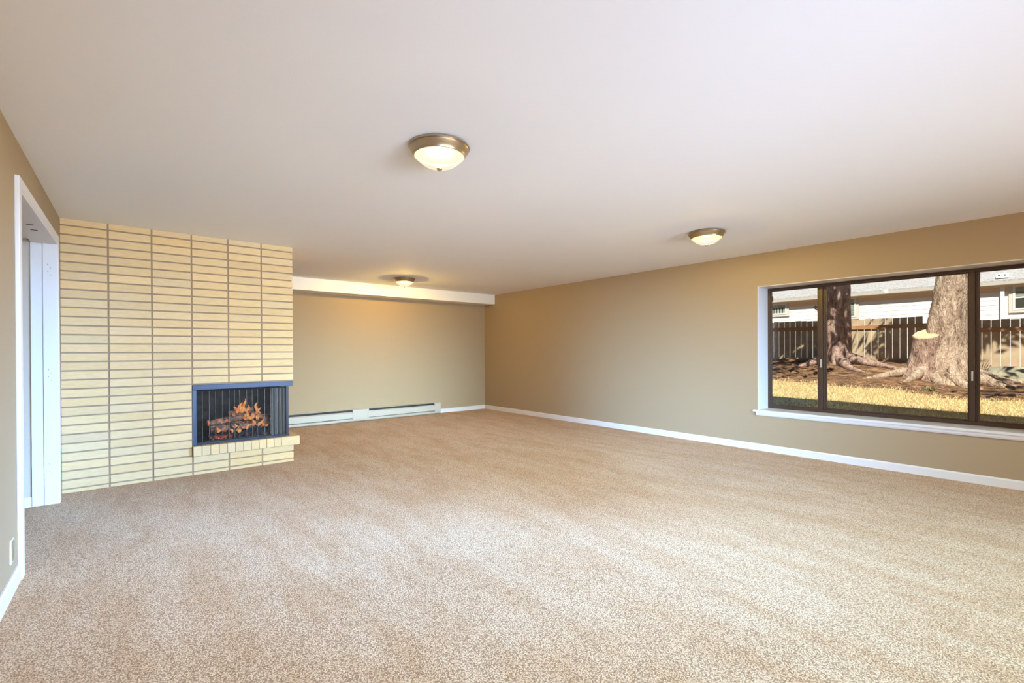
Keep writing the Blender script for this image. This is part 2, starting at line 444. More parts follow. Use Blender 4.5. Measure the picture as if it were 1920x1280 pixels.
# jambs: room-side piece, then the piece beyond the stop
bm = bmesh.new(); box(bm, -0.068, CT - 0.002, V1 - 0.016, V1 + 0.002, 0, DH, ML, 0.002); link('jamb', bm, M_trim, d1)
bm = bmesh.new(); box(bm, -T - 0.006, -0.070, V1 - 0.010, V1 + 0.002, 0, DH, ML, 0.002); link('jamb', bm, M_trim, d1)
bm = bmesh.new(); box(bm, -T, CT - 0.002, V0 - 0.002, V0 + 0.016, 0, DH, ML, 0.002); link('jamb', bm, M_trim, d1)
bm = bmesh.new(); box(bm, -T, CT - 0.002, V0 + 0.017, V1 - 0.017, DH - 0.016, DH, ML, 0.002); hj = link('head_jamb', bm, M_trim, d1)
for vv in (-1.02, -0.84):
    link('strike_slot', bx(-0.070, -0.035, vv, vv + 0.012, DH - 0.0185, DH - 0.0155, ML), M_black, hj)
for zc in (1.815, 1.00, 0.27):
    bm = bmesh.new(); 
    for k, (du, dz) in enumerate(((0.0, 0.042), (0.014, 0.016), (0.0, -0.012), (0.014, -0.040))):
        box(bm, -0.042 + du, -0.036 + du, V1 - 0.0168, V1 - 0.0155, zc + dz, zc + dz + 0.006, ML)
    link('screw_hole', bm, M_screw, d1)
# the hall behind it
bm = bmesh.new()
box(bm, -2.0, -T, V1 + 0.002, V1 + 0.13, 0, 2.2, ML)
box(bm, -2.1, -2.0, V0 - 1.2, V1 + 0.13, 0, 2.2, ML)
box(bm, -2.0, -T, V0 - 1.3, V0 - 1.2, 0, 2.2, ML)
link('wall_hall', bm, M_hall, kind='structure')
link('ceiling_hall', bx(-2.0, -T, V0 - 1.2, V1 + 0.002, 2.045, 2.2, ML), M_soffit, kind='structure')
MH = ML @ Matrix.Translation((0, V1 + 0.002, 0)) @ Matrix.Rotation(-pi / 2, 4, 'Z')
baseboard('baseboard_hall', MH, -2.0, -T - 0.008, h=0.075)

# outlet near the doorway
ot = thing('wall_outlet', 'almond power outlet with white cover plate low on the left wall', 'outlet')
bm = bmesh.new(); box(bm, 0, 0.006, 3.335 - YF - 0.036, 3.335 - YF + 0.036, 0.145, 0.262, ML, 0.003); link('cover_plate', bm, M_plate, ot)
bm = bmesh.new()
box(bm, 0.004, 0.0075, 3.335 - YF - 0.026, 3.335 - YF + 0.028, 0.152, 0.254, ML, 0.002)
for z0 in (0.158, 0.210):
    box(bm, 0.005, 0.0095, 3.335 - YF - 0.017, 3.335 - YF + 0.017, z0, z0 + 0.038, ML, 0.002)
link('receptacle', bm, M_almond, ot)
bm = bmesh.new(); box(bm, 0.006, 0.009, 3.335 - YF - 0.003, 3.335 - YF + 0.003, 0.2005, 0.2065, ML); link('screw', bm, M_screw, ot)

# ------------------------------------------------------------------ window in the right wall
w1 = thing('window_1', None, None, kind='structure')
FX0, FX1 = XR + 0.262, XR + 0.315     # frame depth range
GZ0, GZ1 = 0.480, WZ1
# white reveal boards
bm = bmesh.new()
box(bm, XR + .001, FX1 + .02, WY1 - 0.006, WY1, WZ0, WZ1); box(bm, XR + .001, FX1 + .02, WY0, WY0 + 0.006, WZ0, WZ1)
box(bm, XR + .001, FX1 + .02, WY0 + .006, WY1 - .006, WZ1 - 0.006, WZ1)
link('reveal', bm, M_trim, w1)
# stool and apron
bm = bmesh.new(); box(bm, XR + .0002, FX0 + .05, WY0 + .0005, WY1 - .0005, 0.4455, 0.4738); box(bm, XR - 0.034, XR, WY0 - .045, WY1 + 0.045, 0.452, 0.474)
link('sill', bm, M_trim, w1)
bm = bmesh.new(); prism(bm, [(XR, 0.410), (XR - 0.012, 0.410), (XR - 0.020, 0.425), (XR - 0.024, 0.452), (XR, 0.452)], 1, WY0 - .02, WY1 + 0.018)
link('sill_apron', bm, M_trim, w1)
fy0, fy1 = WY0 + 0.006, WY1 - 0.006
fz0, fz1 = 0.474, WZ1 - 0.006
FR = 0.030
bm = bmesh.new()
for b_ in ((FX0, FX1, fy0, fy0 + FR, fz0, fz1), (FX0, FX1, fy1 - FR, fy1, fz0, fz1), (FX0, FX1, fy0 + FR, fy1 - FR, fz0, fz0 + 0.034), (FX0, FX1, fy0 + FR, fy1 - FR, fz1 - 0.030, fz1)):
    box(bm, *b_, bev=0.002)
link('frame', bm, M_bronze, w1)
MU = ((1.805, 1.862), (0.592, 0.648))
iz0, iz1 = fz0 + 0.034, fz1 - 0.030
for a, b_ in MU:
    bm = bmesh.new(); box(bm, FX0 + .004, FX1 - .004, a + 0.018, b_ , iz0, iz1, bev=0.002); box(bm, FX0 + .018, FX1 - .004, a, a + 0.018, iz0, iz1, bev=0.002)
    link('mullion', bm, M_bronze, w1)
def sash(y0, y1, dx):
    bm = bmesh.new(); q = 0.014
    x0, x1 = FX0 + dx, FX0 + dx + 0.016
    for b_ in ((x0, x1, y0, y0 + q, iz0, iz1), (x0, x1, y1 - q, y1, iz0, iz1), (x0, x1, y0 + q, y1 - q, iz0, iz0 + q), (x0, x1, y0 + q, y1 - q, iz1 - q * .6, iz1)):
        box(bm, *b_, bev=0.0015)
    s = link('sash', bm, M_bronze, w1)
    link('pane', bx(x0 + .006, x0 + .010, y0 + q, y1 - q, iz0 + q, iz1 - q * .6), M_glass, s)
    return s
sash(MU[0][1], fy1 - FR, 0.008); s2 = sash(MU[1][1], MU[0][0], 0.030); sash(fy0 + FR, MU[1][0], 0.008)
for (yy, zz) in ((1.838, 1.02), (0.628, 0.925)):
    bm = bmesh.new(); box(bm, FX0 - 0.010, FX0 + 0.005, yy - 0.007, yy + 0.007, zz - 0.045, zz + 0.045, bev=0.003); link('latch', bm, M_latch, w1)
bm = bmesh.new(); box(bm, FX0 + .01, FX0 + .03, fy1 - FR - 0.022, fy1 - FR, 1.755, 1.815, bev=.002); link('bumper', bm, M_black, w1)

# ------------------------------------------------------------------ ceiling lights
def make_light(label, watts, hue):
    t = thing('ceiling_light', label, 'ceiling light', group='flush dome ceiling lights')
    bm = bmesh.new()
    lathe(bm, [(0.0, 0.0), (0.150, 0.0), (0.162, -0.003), (0.1665, -0.008), (0.1665, -0.012), (0.160, -0.015), (0.1625, -0.019), (0.1600, -0.024), (0.154, -0.032),
               (0.147, -0.042), (0.141, -0.050), (0.1395, -0.056), (0.136, -0.0585), (0.132, -0.056), (0.131, -0.046)], 64)
    link('pan', bm, M_nickel, t, smooth='auto')
    bm = bmesh.new(); lathe(bm, [(0.131, -0.044), (0.06, -0.038), (0.0, -0.038)], 48); link('dimming_disc', bm, M_back, t, smooth=True)  # dark disc added to dim the pan seen through the glass
    bm = bmesh.new()
    lathe(bm, [(0.0, -0.042), (0.128, -0.047), (0.1305, -0.053), (0.128, -0.060), (0.120, -0.072), (0.105, -0.086), (0.086, -0.099), (0.062, -0.110), (0.036, -0.118), (0.012, -0.121), (0.0, -0.1215)], 64)
    link('glass_shade', bm, M_glassshade, t, smooth=True)
    bm = bmesh.new()
    lathe(bm, [(0.0, -0.118), (0.013, -0.119), (0.0165, -0.122), (0.0155, -0.126), (0.011, -0.130), (0.008, -0.133), (0.005, -0.136), (0.0, -0.137)], 24)
    link('finial', bm, M_nickel, t, smooth=True)
    bl = light('bulb', 'POINT', (0, 0, -0.054), None, watts, hue); bl.data.shadow_soft_size = 0.025; bl.parent = t
    return t
def copy_tree(o, label, loc, watts, hue, drop=-0.058):
    r = o.copy(); C.objects.link(r); r.location = loc; r['label'] = label
    for ch in o.children:
        c = ch.copy(); C.objects.link(c); c.parent = r
        if c.type == 'LIGHT': c.data = c.data.copy(); c.data.energy = watts; c.data.color = hue; c.location.z = drop
    return r
cl = make_light('large bronze rimmed dome light at the centre of the ceiling, largest in the photo', 122, (1.0, 0.96, 0.78))
cl.location = (1.350, 2.248, H)
copy_tree(cl, 'bronze rimmed dome light on the ceiling near the picture window', (4.310, 2.276, H), 116, (1.0, 0.80, 0.16))
copy_tree(cl, 'added unseen bronze rimmed dome light over the near end of the room, doorway side', (1.350, -2.30, H), 47, (1.0, 0.85, 0.70))  # unseen lamp added for warm light at the near end
copy_tree(cl, 'added unseen bronze rimmed dome light over the near end of the room, right wall side', (4.310, -2.30, H), 47, (1.0, 0.85, 0.70))  # second unseen lamp, added for the same warm light
copy_tree(cl, 'glowing dome light on the far ceiling close to the white beam', (3.345, 6.625, H), 155, (1.0, 0.70, 0.20), -0.070)

# ------------------------------------------------------------------ baseboard heater
ht = thing('baseboard_heater', 'long cream electric baseboard heater along the far wall', 'heater')
hx0, hx1 = 1.42, 4.64
hd = 0.072
bm = bmesh.new()
prism(bm, [(YB - 0.004, 0.012), (YB - hd + .012, 0.012), (YB - hd, 0.03), (YB - hd, 0.052), (YB - hd + 0.018, 0.058), (YB - hd + 0.018, 0.012), ], 0, hx0, hx1)
link('bottom_lip', bm, M_heater, ht)
link('back_plate', bx(hx0, hx1, YB - 0.010, YB - 0.001, 0.012, 0.212), M_heater, ht)
link('element', bx(hx0 + .02, hx1 - .02, YB - 0.050, YB - 0.012, 0.05, 0.15), M_black, ht)
bm = bmesh.new()
for a, b_ in ((hx0 + .0, 2.948), (3.226, hx1 - 0.13)):
    prism(bm, [(YB - hd, 0.066), (YB - hd - 0.002, 0.070), (YB - hd - 0.002, 0.155), (YB - hd + 0.016, 0.172), (YB - hd + 0.016, 0.168), (YB - hd + 0.004, 0.152), (YB - hd + 0.004, 0.066)], 0, a, b_)
link('front_cover', bm, M_heater, ht)
bm = bmesh.new(); prism(bm, [(YB - 0.001, 0.208), (YB - 0.001, 0.213), (YB - 0.046, 0.208), (YB - 0.046, 0.204)], 0, hx0, hx1)
link('top_deflector', bm, M_heater, ht)
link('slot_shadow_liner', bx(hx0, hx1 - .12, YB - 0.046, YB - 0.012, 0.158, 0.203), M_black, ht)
for a, b_ in ((2.948, 3.226), (hx1 - 0.13, hx1)):
    bm = bmesh.new(); box(bm, a, b_, YB - hd - 0.004, YB - 0.001, 0.054, 0.204, bev=0.004); link('end_panel' if a > 4 else 'splice_panel', bm, M_heater, ht)
for a in (2.948, 3.202):
    bm = bmesh.new(); box(bm, a, a + .024, YB - hd - 0.007, YB - .02, 0.062, 0.208, bev=0.002); link('bracket', bm, M_heater, ht)

# ------------------------------------------------------------------ fireplace
fp = thing('fireplace', 'floor to ceiling cream stack bond brick fireplace with corner firebox', 'fireplace', (0.5, YF, 0))
FI = Matrix.Translation((-0.5, -YF, 0))
FX_L, FX_R = -0.4005, 1.4135
YFB = 6.20                      # back of the chimney breast
OX0, OZ0, OZ1 = 0.507, 0.277, 0.862   # opening: left edge, bottom, top (lintel top)
MY = YF + 0.008                 # mortar plane behind the brick faces
JZ = [0.0318 + 0.07628 * k for k in range(30)]
JX = [-0.4005, -0.097, 0.206, 0.5085, 0.811, 1.1085, 1.4135]
OX1 = 1.362
bm = bmesh.new()
mx1 = FX_R - 0.009
box(bm, FX_L, OX0, MY, YFB, 0, H, FI)                       # left mass
box(bm, OX0, mx1, MY, YFB, OZ1 - 0.0, H, FI)                # above the firebox
box(bm, OX0, mx1, MY, YFB, 0, 0.186, FI)                    # base
box(bm, OX0, mx1, 6.02, YFB, 0.186, OZ1, FI)                # behind the firebox
fc = link('chimney_core', bm, M_mortar, fp)
bm = bmesh.new()
tone = bm.loops.layers.color.new('tone')
g = 0.0062
def brick(x0, x1, y0, y1, z0, z1, bev=0.0025):
    nf = len(bm.faces)
    box(bm, x0, x1, y0, y1, z0, z1, FI, bev)
    bm.faces.ensure_lookup_table()
    k = random.gauss(0, 0.010); h = random.gauss(0, 0.006)
    c = (0.86 + k + h, 0.75 + k, 0.58 + k - h * 1.5, 1)
    for f in bm.faces[nf:]:
        for l in f.loops: l[tone] = c
zs = [0.0] + JZ + [H]
for i in range(len(zs) - 1):
    z0, z1 = zs[i] + (g if i else 0), zs[i + 1] - (g if i < len(zs) - 2 else 0)
    if z1 - z0 < 0.01: continue
    for j in range(6):
        x0, x1 = JX[j] + (g if j else 0), JX[j + 1] - (g if j < 5 else 0)
        if j >= 3:
            if z0 > 0.18 and z1 < OZ1: continue
            if z0 < 0.186 and z1 > 0.180: z1b = 0.178
            else: z1b = z1
            zz0 = max(z0, OZ1 + 0.004) if z1 > OZ1 and z0 < OZ1 + .02 and z0 > 0.3 else z0
            if z0 < 0.2 and z1 > 0.2: zz0 = z0; z1b = 0.178
            if z1b - zz0 < 0.01: continue
            brick(x0, x1, YF, MY + 0.02, zz0, z1b)
        else:
            brick(x0, x1, YF, MY + 0.02, z0, z1)
    # return face towards the alcove
    if not (z0 > 0.18 and z1 < OZ1):
        zz0 = max(z0, OZ1 + 0.004) if (z1 > OZ1 and z0 < OZ1 + .02 and z0 > 0.3) else z0
        z1b = 0.178 if (z0 < 0.186 and z1 > 0.180) else z1
        if z1b - zz0 > 0.01:
            y = MY + 0.022
            while y < YFB - 0.02:
                y2 = min(y + 0.29, YFB)
                brick(mx1 - 0.012, FX_R, y, y2, zz0, z1b); y = y2 + 2 * g
# jamb return at the left of the opening
link('brick_face', bm, M_brick, fp)
# rowlock ledge
bm = bmesh.new(); tone = bm.loops.layers.color.new('tone')
lx = [0.507 + 0.0702 * k for k in range(12)]
LY0 = YF - 0.052
for a, b_ in zip(lx[:-1], lx[1:]):
    brick(a + 0.003, b_ - 0.003, LY0, YF + 0.10, 0.184, 0.2765, 0.003)
brick(lx[-1] + 0.003, FX_R + 0.048, LY0, YF + 0.095, 0.184, 0.2765, 0.003)
for k in range(8):
    brick(FX_R - 0.11, FX_R + 0.048, YF + 0.101 + 0.0702 * k, YF + 0.101 + 0.0702 * (k + 1) - 0.006, 0.184, 0.2765, 0.003)
link('ledge', bm, M_brick, fp)
link('ledge_mortar', boxes([(OX0 + .004, FX_R + 0.04, LY0 + 0.006, YF + 0.67, 0.180, 0.2735)], FI), M_mortar, fp)
# firebox
FBY = 6.02
bm = bmesh.new()
box(bm, OX0, OX0 + 0.012, MY, FBY, 0.27, OZ1, FI); box(bm, OX0, mx1, FBY - 0.012, FBY, 0.27, OZ1, FI)
box(bm, OX0 + 0.012, OX1 + .02, YF + 0.03, FBY - .012, 0.274, 0.284, FI); box(bm, OX0 + 0.012, mx1, MY, FBY - .012, OZ1 - 0.012, OZ1, FI)
link('firebox', bm, M_soot, fp)
# blue steel hood and posts
bm = bmesh.new(); box(bm, OX0 + 0.001, FX_R - 0.006, YF - 0.006, YF + 0.04, 0.813, 0.862, FI, 0.002)
box(bm, FX_R - 0.045, FX_R - 0.006, YF + 0.04, FBY - .1, 0.813, 0.862, FI, 0.002)
link('lintel', bm, M_blue, fp)
bm = bmesh.new(); box(bm, OX0 + 0.0, OX0 + 0.034, YF + 0.001, YF + 0.03, 0.2775, 0.812, FI, 0.002); box(bm, OX0 + 0.020, OX0 + 0.028, YF - 0.003, YF + 0.001, 0.2775, 0.812, FI)
link('side_post', bm, M_bluepost, fp)
bm = bmesh.new(); box(bm, OX1 - 0.020, OX1 + 0.006, YF + 0.012, YF + 0.036, 0.2775, 0.812, FI, 0.002); link('corner_post', bm, M_darkblue, fp)
bm = bmesh.new(); box(bm, OX0 + 0.035, OX1 - .021, YF + 0.014, YF + 0.034, 0.2775, 0.300, FI, 0.002); link('bottom_rail', bm, M_darkblue, fp)
bm = bmesh.new(); tube(bm, [(OX0 + .03, YF + .045, 0.800), (OX1, YF + .045, 0.800)], 0.006, 8)
bmesh.ops.transform(bm, matrix=FI, verts=bm.verts[:]); link('curtain_rod', bm, M_iron, fp)

# wire mesh curtains
def curtain(x0, x1, y, z0, z1, fold, pitch, n, sharp):
    bm = bmesh.new(); A = []; B = []
    for i in range(n + 1):
        x = x0 + (x1 - x0) * i / n
        s = 0.5 + 0.5 * cos(2 * pi * (x - x0) / pitch)
        s = s ** sharp
        A.append(bm.verts.new((x, y - fold * s, z0))); B.append(bm.verts.new((x + 0.002 * sin(x * 90), y - fold * s, z1)))
    for i in range(n): bm.faces.new((A[i], A[i + 1], B[i + 1], B[i]))
    return bm
bm = bmesh.new()
prof = []; x = 0.545; rnd = random.Random(3)
while x < 1.19:
    p = 0.055 + rnd.uniform(-.010, .012)
    prof += [(x, 0, 0), (x + p - .006, 0.003 * sin(x * 50), 0), (x + p - .0055, -.014, 1), (x + p - .0015, -.014, 1), (x + p - .001, 0, 1)]
    x += p
A = [bm.verts.new((a, YF + .052 + b_, .302)) for a, b_, q in prof]; B = [bm.verts.new((a, YF + .052 + b_, .794)) for a, b_, q in prof]
for k in range(len(prof) - 1):
    f = bm.faces.new((A[k], A[k + 1], B[k + 1], B[k])); f.material_index = prof[k + 1][2]
o = link('fire_screen', bm, [M_screen, M_fold], None)
tag(o, 'sheer wire mesh fire screen stretched across the front of the firebox', 'fire screen')
o = link('fire_screen', curtain(1.200, 1.350, YF + 0.055, 0.290, 0.794, 0.022, 0.042, 160, 1.2), M_pleat, None, smooth=True)
tag(o, 'grey wire mesh fire screen bunched in folds at the open corner', 'fire screen')

bm = bmesh.new(); A = []; B = []
for k in range(181):
    y = YF + .075 + .42 * k / 180; f_ = .010 * (0.5 + 0.5 * cos(k * .42)) 
    A.append(bm.verts.new((1.338 + f_, y, .290))); B.append(bm.verts.new((1.338 + f_, y, .794)))
for k in range(180): bm.faces.new((A[k], A[k + 1], B[k + 1], B[k]))
o = link('fire_screen', bm, M_pleat, None, smooth=True)
tag(o, 'dark wire mesh fire screen drawn across the open side of the firebox', 'fire screen')

# grate
gt = thing('fire_grate', 'black iron grate holding the burning logs in the firebox', 'grate', (0.95, YF + 0.3, 0.284))
GI = Matrix.Translation((-0.95, -YF - 0.3, -0.284))
def gl(name, bm, mat, sm=False):
    bmesh.ops.transform(bm, matrix=GI, verts=bm.verts[:]); return link(name, bm, mat, gt, smooth=sm)
GY = YF + 0.17
bm = bmesh.new()
for k in range(9):
    x = 0.70 + 0.062 * k
    tube(bm, [(x, GY, 0.372), (x, GY + .02, 0.345), (x, GY + .15, 0.338), (x, GY + .26, 0.350)], 0.008, 6)
gl('bars', bm, M_iron)
bm = bmesh.new(); tube(bm, [(0.66, GY + .03, 0.335), (1.24, GY + .03, 0.335)], 0.009, 6); tube(bm, [(0.66, GY + .22, 0.332), (1.24, GY + .22, 0.332)], 0.009, 6); gl('crossbar', bm, M_iron)
for x in (0.70, 1.20):
    for y in (GY + .03, GY + .22):
        bm = bmesh.new(); tube(bm, [(x, y, 0.284), (x, y, 0.335)], 0.009, 6); gl('leg', bm, M_iron)
for x in (0.882, 1.103):
    bm = bmesh.new()
    tube(bm, [(x, GY - .035, 0.284), (x, GY - .035, 0.33), (x, GY - .03, 0.36), (x, GY - .03, 0.385)], [0.022, 0.016, 0.011, 0.010], 8)
    for s in (-1, 1):
        tube(bm, [(x, GY - .03, 0.372), (x + s * .012, GY - .03, 0.388), (x + s * .026, GY - .03, 0.398), (x + s * .030, GY - .03, 0.409)], [0.010, 0.008, 0.007, 0.005], 6)
    gl('andiron', bm, M_iron)
bm = bmesh.new()
pts = [(0.90 + 0.30 * i / 16, GY - 0.055, 0.325 + 0.055 * sin(pi * min(1, i / 10) / 2)) for i in range(17)]
tube(bm, pts, 0.008, 6)
tube(bm, [(0.90, GY - 0.055, 0.292), (1.20, GY - 0.055, 0.292)], 0.008, 6)
for i in range(0, 17, 2): tube(bm, [(pts[i][0], GY - 0.055, 0.290), pts[i]], 0.0065, 6)
for i in range(0, 16, 1): tube(bm, [(pts[i][0], GY - 0.055, 0.30), pts[min(16, i + 2)]], 0.004, 5)
gl('front_guard', bm, M_iron)
bm = bmesh.new(); box(bm, 0.62, 1.25, GY - .075, GY - .063, 0.2845, 0.300, bev=.002); gl('ash_lip', bm, M_iron)

def log_mat():
    mt, t, n, b = new_mat('charred_log'); L = t.links.new
    geo = n.new('ShaderNodeNewGeometry')
    nz = n.new('ShaderNodeTexNoise'); nz.inputs['Scale'].default_value = 22; nz.inputs['Detail'].default_value = 6; nz.inputs['Distortion'].default_value = 0.8
    L(geo.outputs['Position'], nz.inputs['Vector'])
    rp = n.new('ShaderNodeValToRGB'); e = rp.color_ramp.elements
    e[0].position = 0.36; e[0].color = (0.018, 0.012, 0.010, 1); e[1].position = 0.62; e[1].color = (0.34, 0.17, 0.10, 1)
    L(nz.outputs['Fac'], rp.inputs['Fac']); L(rp.outputs['Color'], b.inputs['Base Color'])
    bp = n.new('ShaderNodeBump'); bp.inputs['Strength'].default_value = 0.8; bp.inputs['Distance'].default_value = 0.02
    L(nz.outputs['Fac'], bp.inputs['Height']); L(bp.outputs['Normal'], b.inputs['Normal'])
    # glowing seams
    n2 = n.new('ShaderNodeTexNoise'); n2.inputs['Scale'].default_value = 13; n2.inputs['Detail'].default_value = 4; n2.inputs['Distortion'].default_value = 1.2
    L(geo.outputs['Position'], n2.inputs['Vector'])
    r2 = n.new('ShaderNodeValToRGB'); r2.color_ramp.elements[0].position = 0.58; r2.color_ramp.elements[1].position = 0.68
    r2.color_ramp.elements[0].color = (0, 0, 0, 1); r2.color_ramp.elements[1].color = (1.0, 0.24, 0.07, 1)
    L(n2.outputs['Fac'], r2.inputs['Fac']); L(r2.outputs['Color'], b.inputs['Emission Color']); b.inputs['Emission Strength'].default_value = 0.7
    b.inputs['Roughness'].default_value = 0.9
    return mt
M_log = log_mat()
M_logend = plain('log_end', (0.42, 0.25, 0.14), 0.9, var=(30, (0.15, 0.07, 0.04), 0.45, 0.6))
def log(p0, p1, r, label):
    p0, p1 = Vector(p0), Vector(p1); mid = (p0 + p1) / 2
    t = thing('firelog', label, 'log', mid, group='burning logs')
    pts = [(p0 + (p1 - p0) * k / 10) - mid for k in range(11)]
    side = (p1 - p0).cross(Vector((0, 0, 1))).normalized()
    pts = [p + Vector((0, 0, 0.010 * noise.noise(mid * 9 + p * 11))) + side * 0.010 * noise.noise(mid * 5 + p * 9) for p in pts]
    bm = bmesh.new(); tube(bm, pts, [r * (0.93 + 0.12 * noise.noise(mid * 7 + p * 13)) for p in pts], 14, True, 0.28)
    link('bark', bm, M_log, t, smooth='auto')
    d = (p1 - p0).normalized()
    for e, s in ((pts[0], -1), (pts[-1], 1)):
        bm = bmesh.new(); tube(bm, [e + d * s * 0.0005, e + d * s * 0.003], r * 0.80, 12); link('cut_end', bm, M_logend, t)
    return t
log((0.68, GY + .035, 0.392), (1.20, GY + .045, 0.398), 0.040, 'lower front log lying level on the grate bars')
log((0.72, GY + .155, 0.395), (1.24, GY + .150, 0.400), 0.044, 'lower back log on the grate, behind the front log')
log((0.655, GY + .055, 0.452), (1.03, GY + .105, 0.496), 0.030, 'long split log slanting up to the middle of the pile, its left end sticking out')
log((0.995, GY + .155, 0.512), (1.29, GY + .035, 0.448), 0.032, 'log leaning down towards the bunched mesh screen')
log((0.87, GY + .20, 0.508), (1.08, GY + .13, 0.560), 0.034, 'short glowing log on top of the pile, among the flames')

# fire: flames are light sources themselves
def flame_mat():
    mt, t, n, b = new_mat('flame'); L = t.links.new
    n.remove(b)
    geo = n.new('ShaderNodeNewGeometry'); nz = n.new('ShaderNodeTexNoise'); nz.inputs['Scale'].default_value = 26; nz.inputs['Detail'].default_value = 3
    L(geo.outputs['Position'], nz.inputs['Vector'])
    rp = n.new('ShaderNodeValToRGB'); e = rp.color_ramp.elements
    e[0].position = 0.35; e[0].color = (0.75, 0.13, 0.02, 1); e[1].position = 0.66; e[1].color = (1.0, 0.60, 0.22, 1)
    L(nz.outputs['Fac'], rp.inputs['Fac'])
    em = n.new('ShaderNodeEmission'); L(rp.outputs['Color'], em.inputs[0]); em.inputs[1].default_value = 0.95
    tr = n.new('ShaderNodeBsdfTransparent'); lw = n.new('ShaderNodeLayerWeight'); lw.inputs['Blend'].default_value = 0.35
    sb = n.new('ShaderNodeMath'); sb.operation = 'MULTIPLY_ADD'; L(lw.outputs['Facing'], sb.inputs[0]); sb.inputs[1].default_value = -1.3; sb.inputs[2].default_value = 0.80
    sb.use_clamp = True
    mx = n.new('ShaderNodeMixShader'); L(sb.outputs[0], mx.inputs[0]); L(tr.outputs[0], mx.inputs[1]); L(em.outputs[0], mx.inputs[2])
    L(mx.outputs[0], n['Material Output'].inputs[0])
    return mt
M_flame = flame_mat()
bm = bmesh.new()
def flame(x, y, z, r, h, lean):
    pts, rad = [], []
    for k in range(9):
        s = k / 8
        pts.append((x + lean * s * s + 0.010 * sin(s * 7 + x * 40), y, z + h * s)); rad.append(max(0.001, r * (sin(pi * min(1, s * 0.8 + 0.2)) ** 0.8) * (1 - 0.35 * s)))
    tube(bm, pts, rad, 8, True, 0.5)
for f_ in ((0.955, GY + .10, .535, .030, .110, .012), (0.995, GY + .12, .545, .022, .135, .006), (0.925, GY + .11, .535, .022, .075, -.022), (1.02, GY + .10, .535, .02, .075, .016),
           (1.105, GY + .10, .520, .020, .120, .008), (1.13, GY + .09, .505, .016, .075, .012), (1.01, GY + .06, .462, .034, .085, -.010), (1.05, GY + .055, .455, .030, .075, .018), (1.10, GY + .06, .452, .022, .055, .03),
           (0.90, GY + .12, .480, .016, .045, -.01), (0.905, GY - .005, .362, .016, .075, -.006), (0.88, GY - .008, .350, .020, .035, -.03), (0.92, GY - .008, .350, .022, .03, .03),
           (1.115, GY - .005, .370, .022, .070, .012), (1.145, GY - .005, .385, .018, .085, .004), (1.00, GY - .005, .372, .014, .05, .012), (0.745, GY - .005, .36, .012, .045, .0), (1.06, GY + .0, .40, .02, .06, .01), (1.19, GY + .0, .375, .012, .03, 0)):
    flame(*f_)
fl = link('fire', bm, M_flame, None, smooth=True)
tag(fl, 'orange and yellow flames rising from the logs in the firebox', 'fire', kind='stuff')
M_ember = emit('embers', (0.45, 0.08, 0.03), 0.22)
bm = bmesh.new()
for k in range(120):
    x, y = random.uniform(0.68, 1.22), random.uniform(GY - .02, GY + .2)
    r = random.uniform(.006, .014); z = 0.290 + random.uniform(0, .02)
    M_ = Matrix.Translation((x, y, z)) @ Matrix.Rotation(random.random() * 6, 4, Vector((random.random(), random.random(), 1)))
    bmesh.ops.create_icosphere(bm, subdivisions=1, radius=r, matrix=M_)
eb = link('embers', bm, M_ember); tag(eb, 'bed of red glowing coals under the grate', 'embers', kind='stuff')

# ------------------------------------------------------------------ the yard outside
def ss(a, b, x):
    t = min(1, max(0, (x - a) / (b - a))); return t * t * (3 - 2 * t)
def gz(x, y, rough=True):
    zf = .63 + .24 * ss(.9, 2.7, y)
    s = (min(x, 15.5) - 6) / 8.8
    z = .33 + (zf - .33) * s
    z += .17 * exp(-((x - 12.6) ** 2 + (y - 3.55) ** 2) / .8)
    if rough:
        z += 0.025 * noise.noise(Vector((x * 1.3, y * 1.3, 3.1))) + 0.012 * noise.noise(Vector((x * 5, y * 5, 7.7))) * ss(9, 10.5, x)
    return z
def edge_x(y):
    return 9.75 + 0.55 * ss(2.6, 4.2, y) - 0.25 * ss(1.4, 0.4, y) + 0.40 * noise.noise(Vector((y * 1.1, 0.3, 0))) + 0.22 * noise.noise(Vector((y * 4, 1.3, 0)))
bm = bmesh.new(); gx = [6.05 + 0.11 * i for i in range(150)]; gy = [-7 + 0.16 * j for j in range(130)]
lay = bm.loops.layers.color.new('lawn')
vs = [[bm.verts.new((x, y, gz(x, y))) for y in gy] for x in gx]
for i in range(len(gx) - 1):
    for j in range(len(gy) - 1):
        f = bm.faces.new((vs[i][j], vs[i + 1][j], vs[i + 1][j + 1], vs[i][j + 1]))
        for l in f.loops:
            k = ss(-0.25, 0.25, edge_x(l.vert.co.y) - l.vert.co.x); l[lay] = (k, k, k, 1)
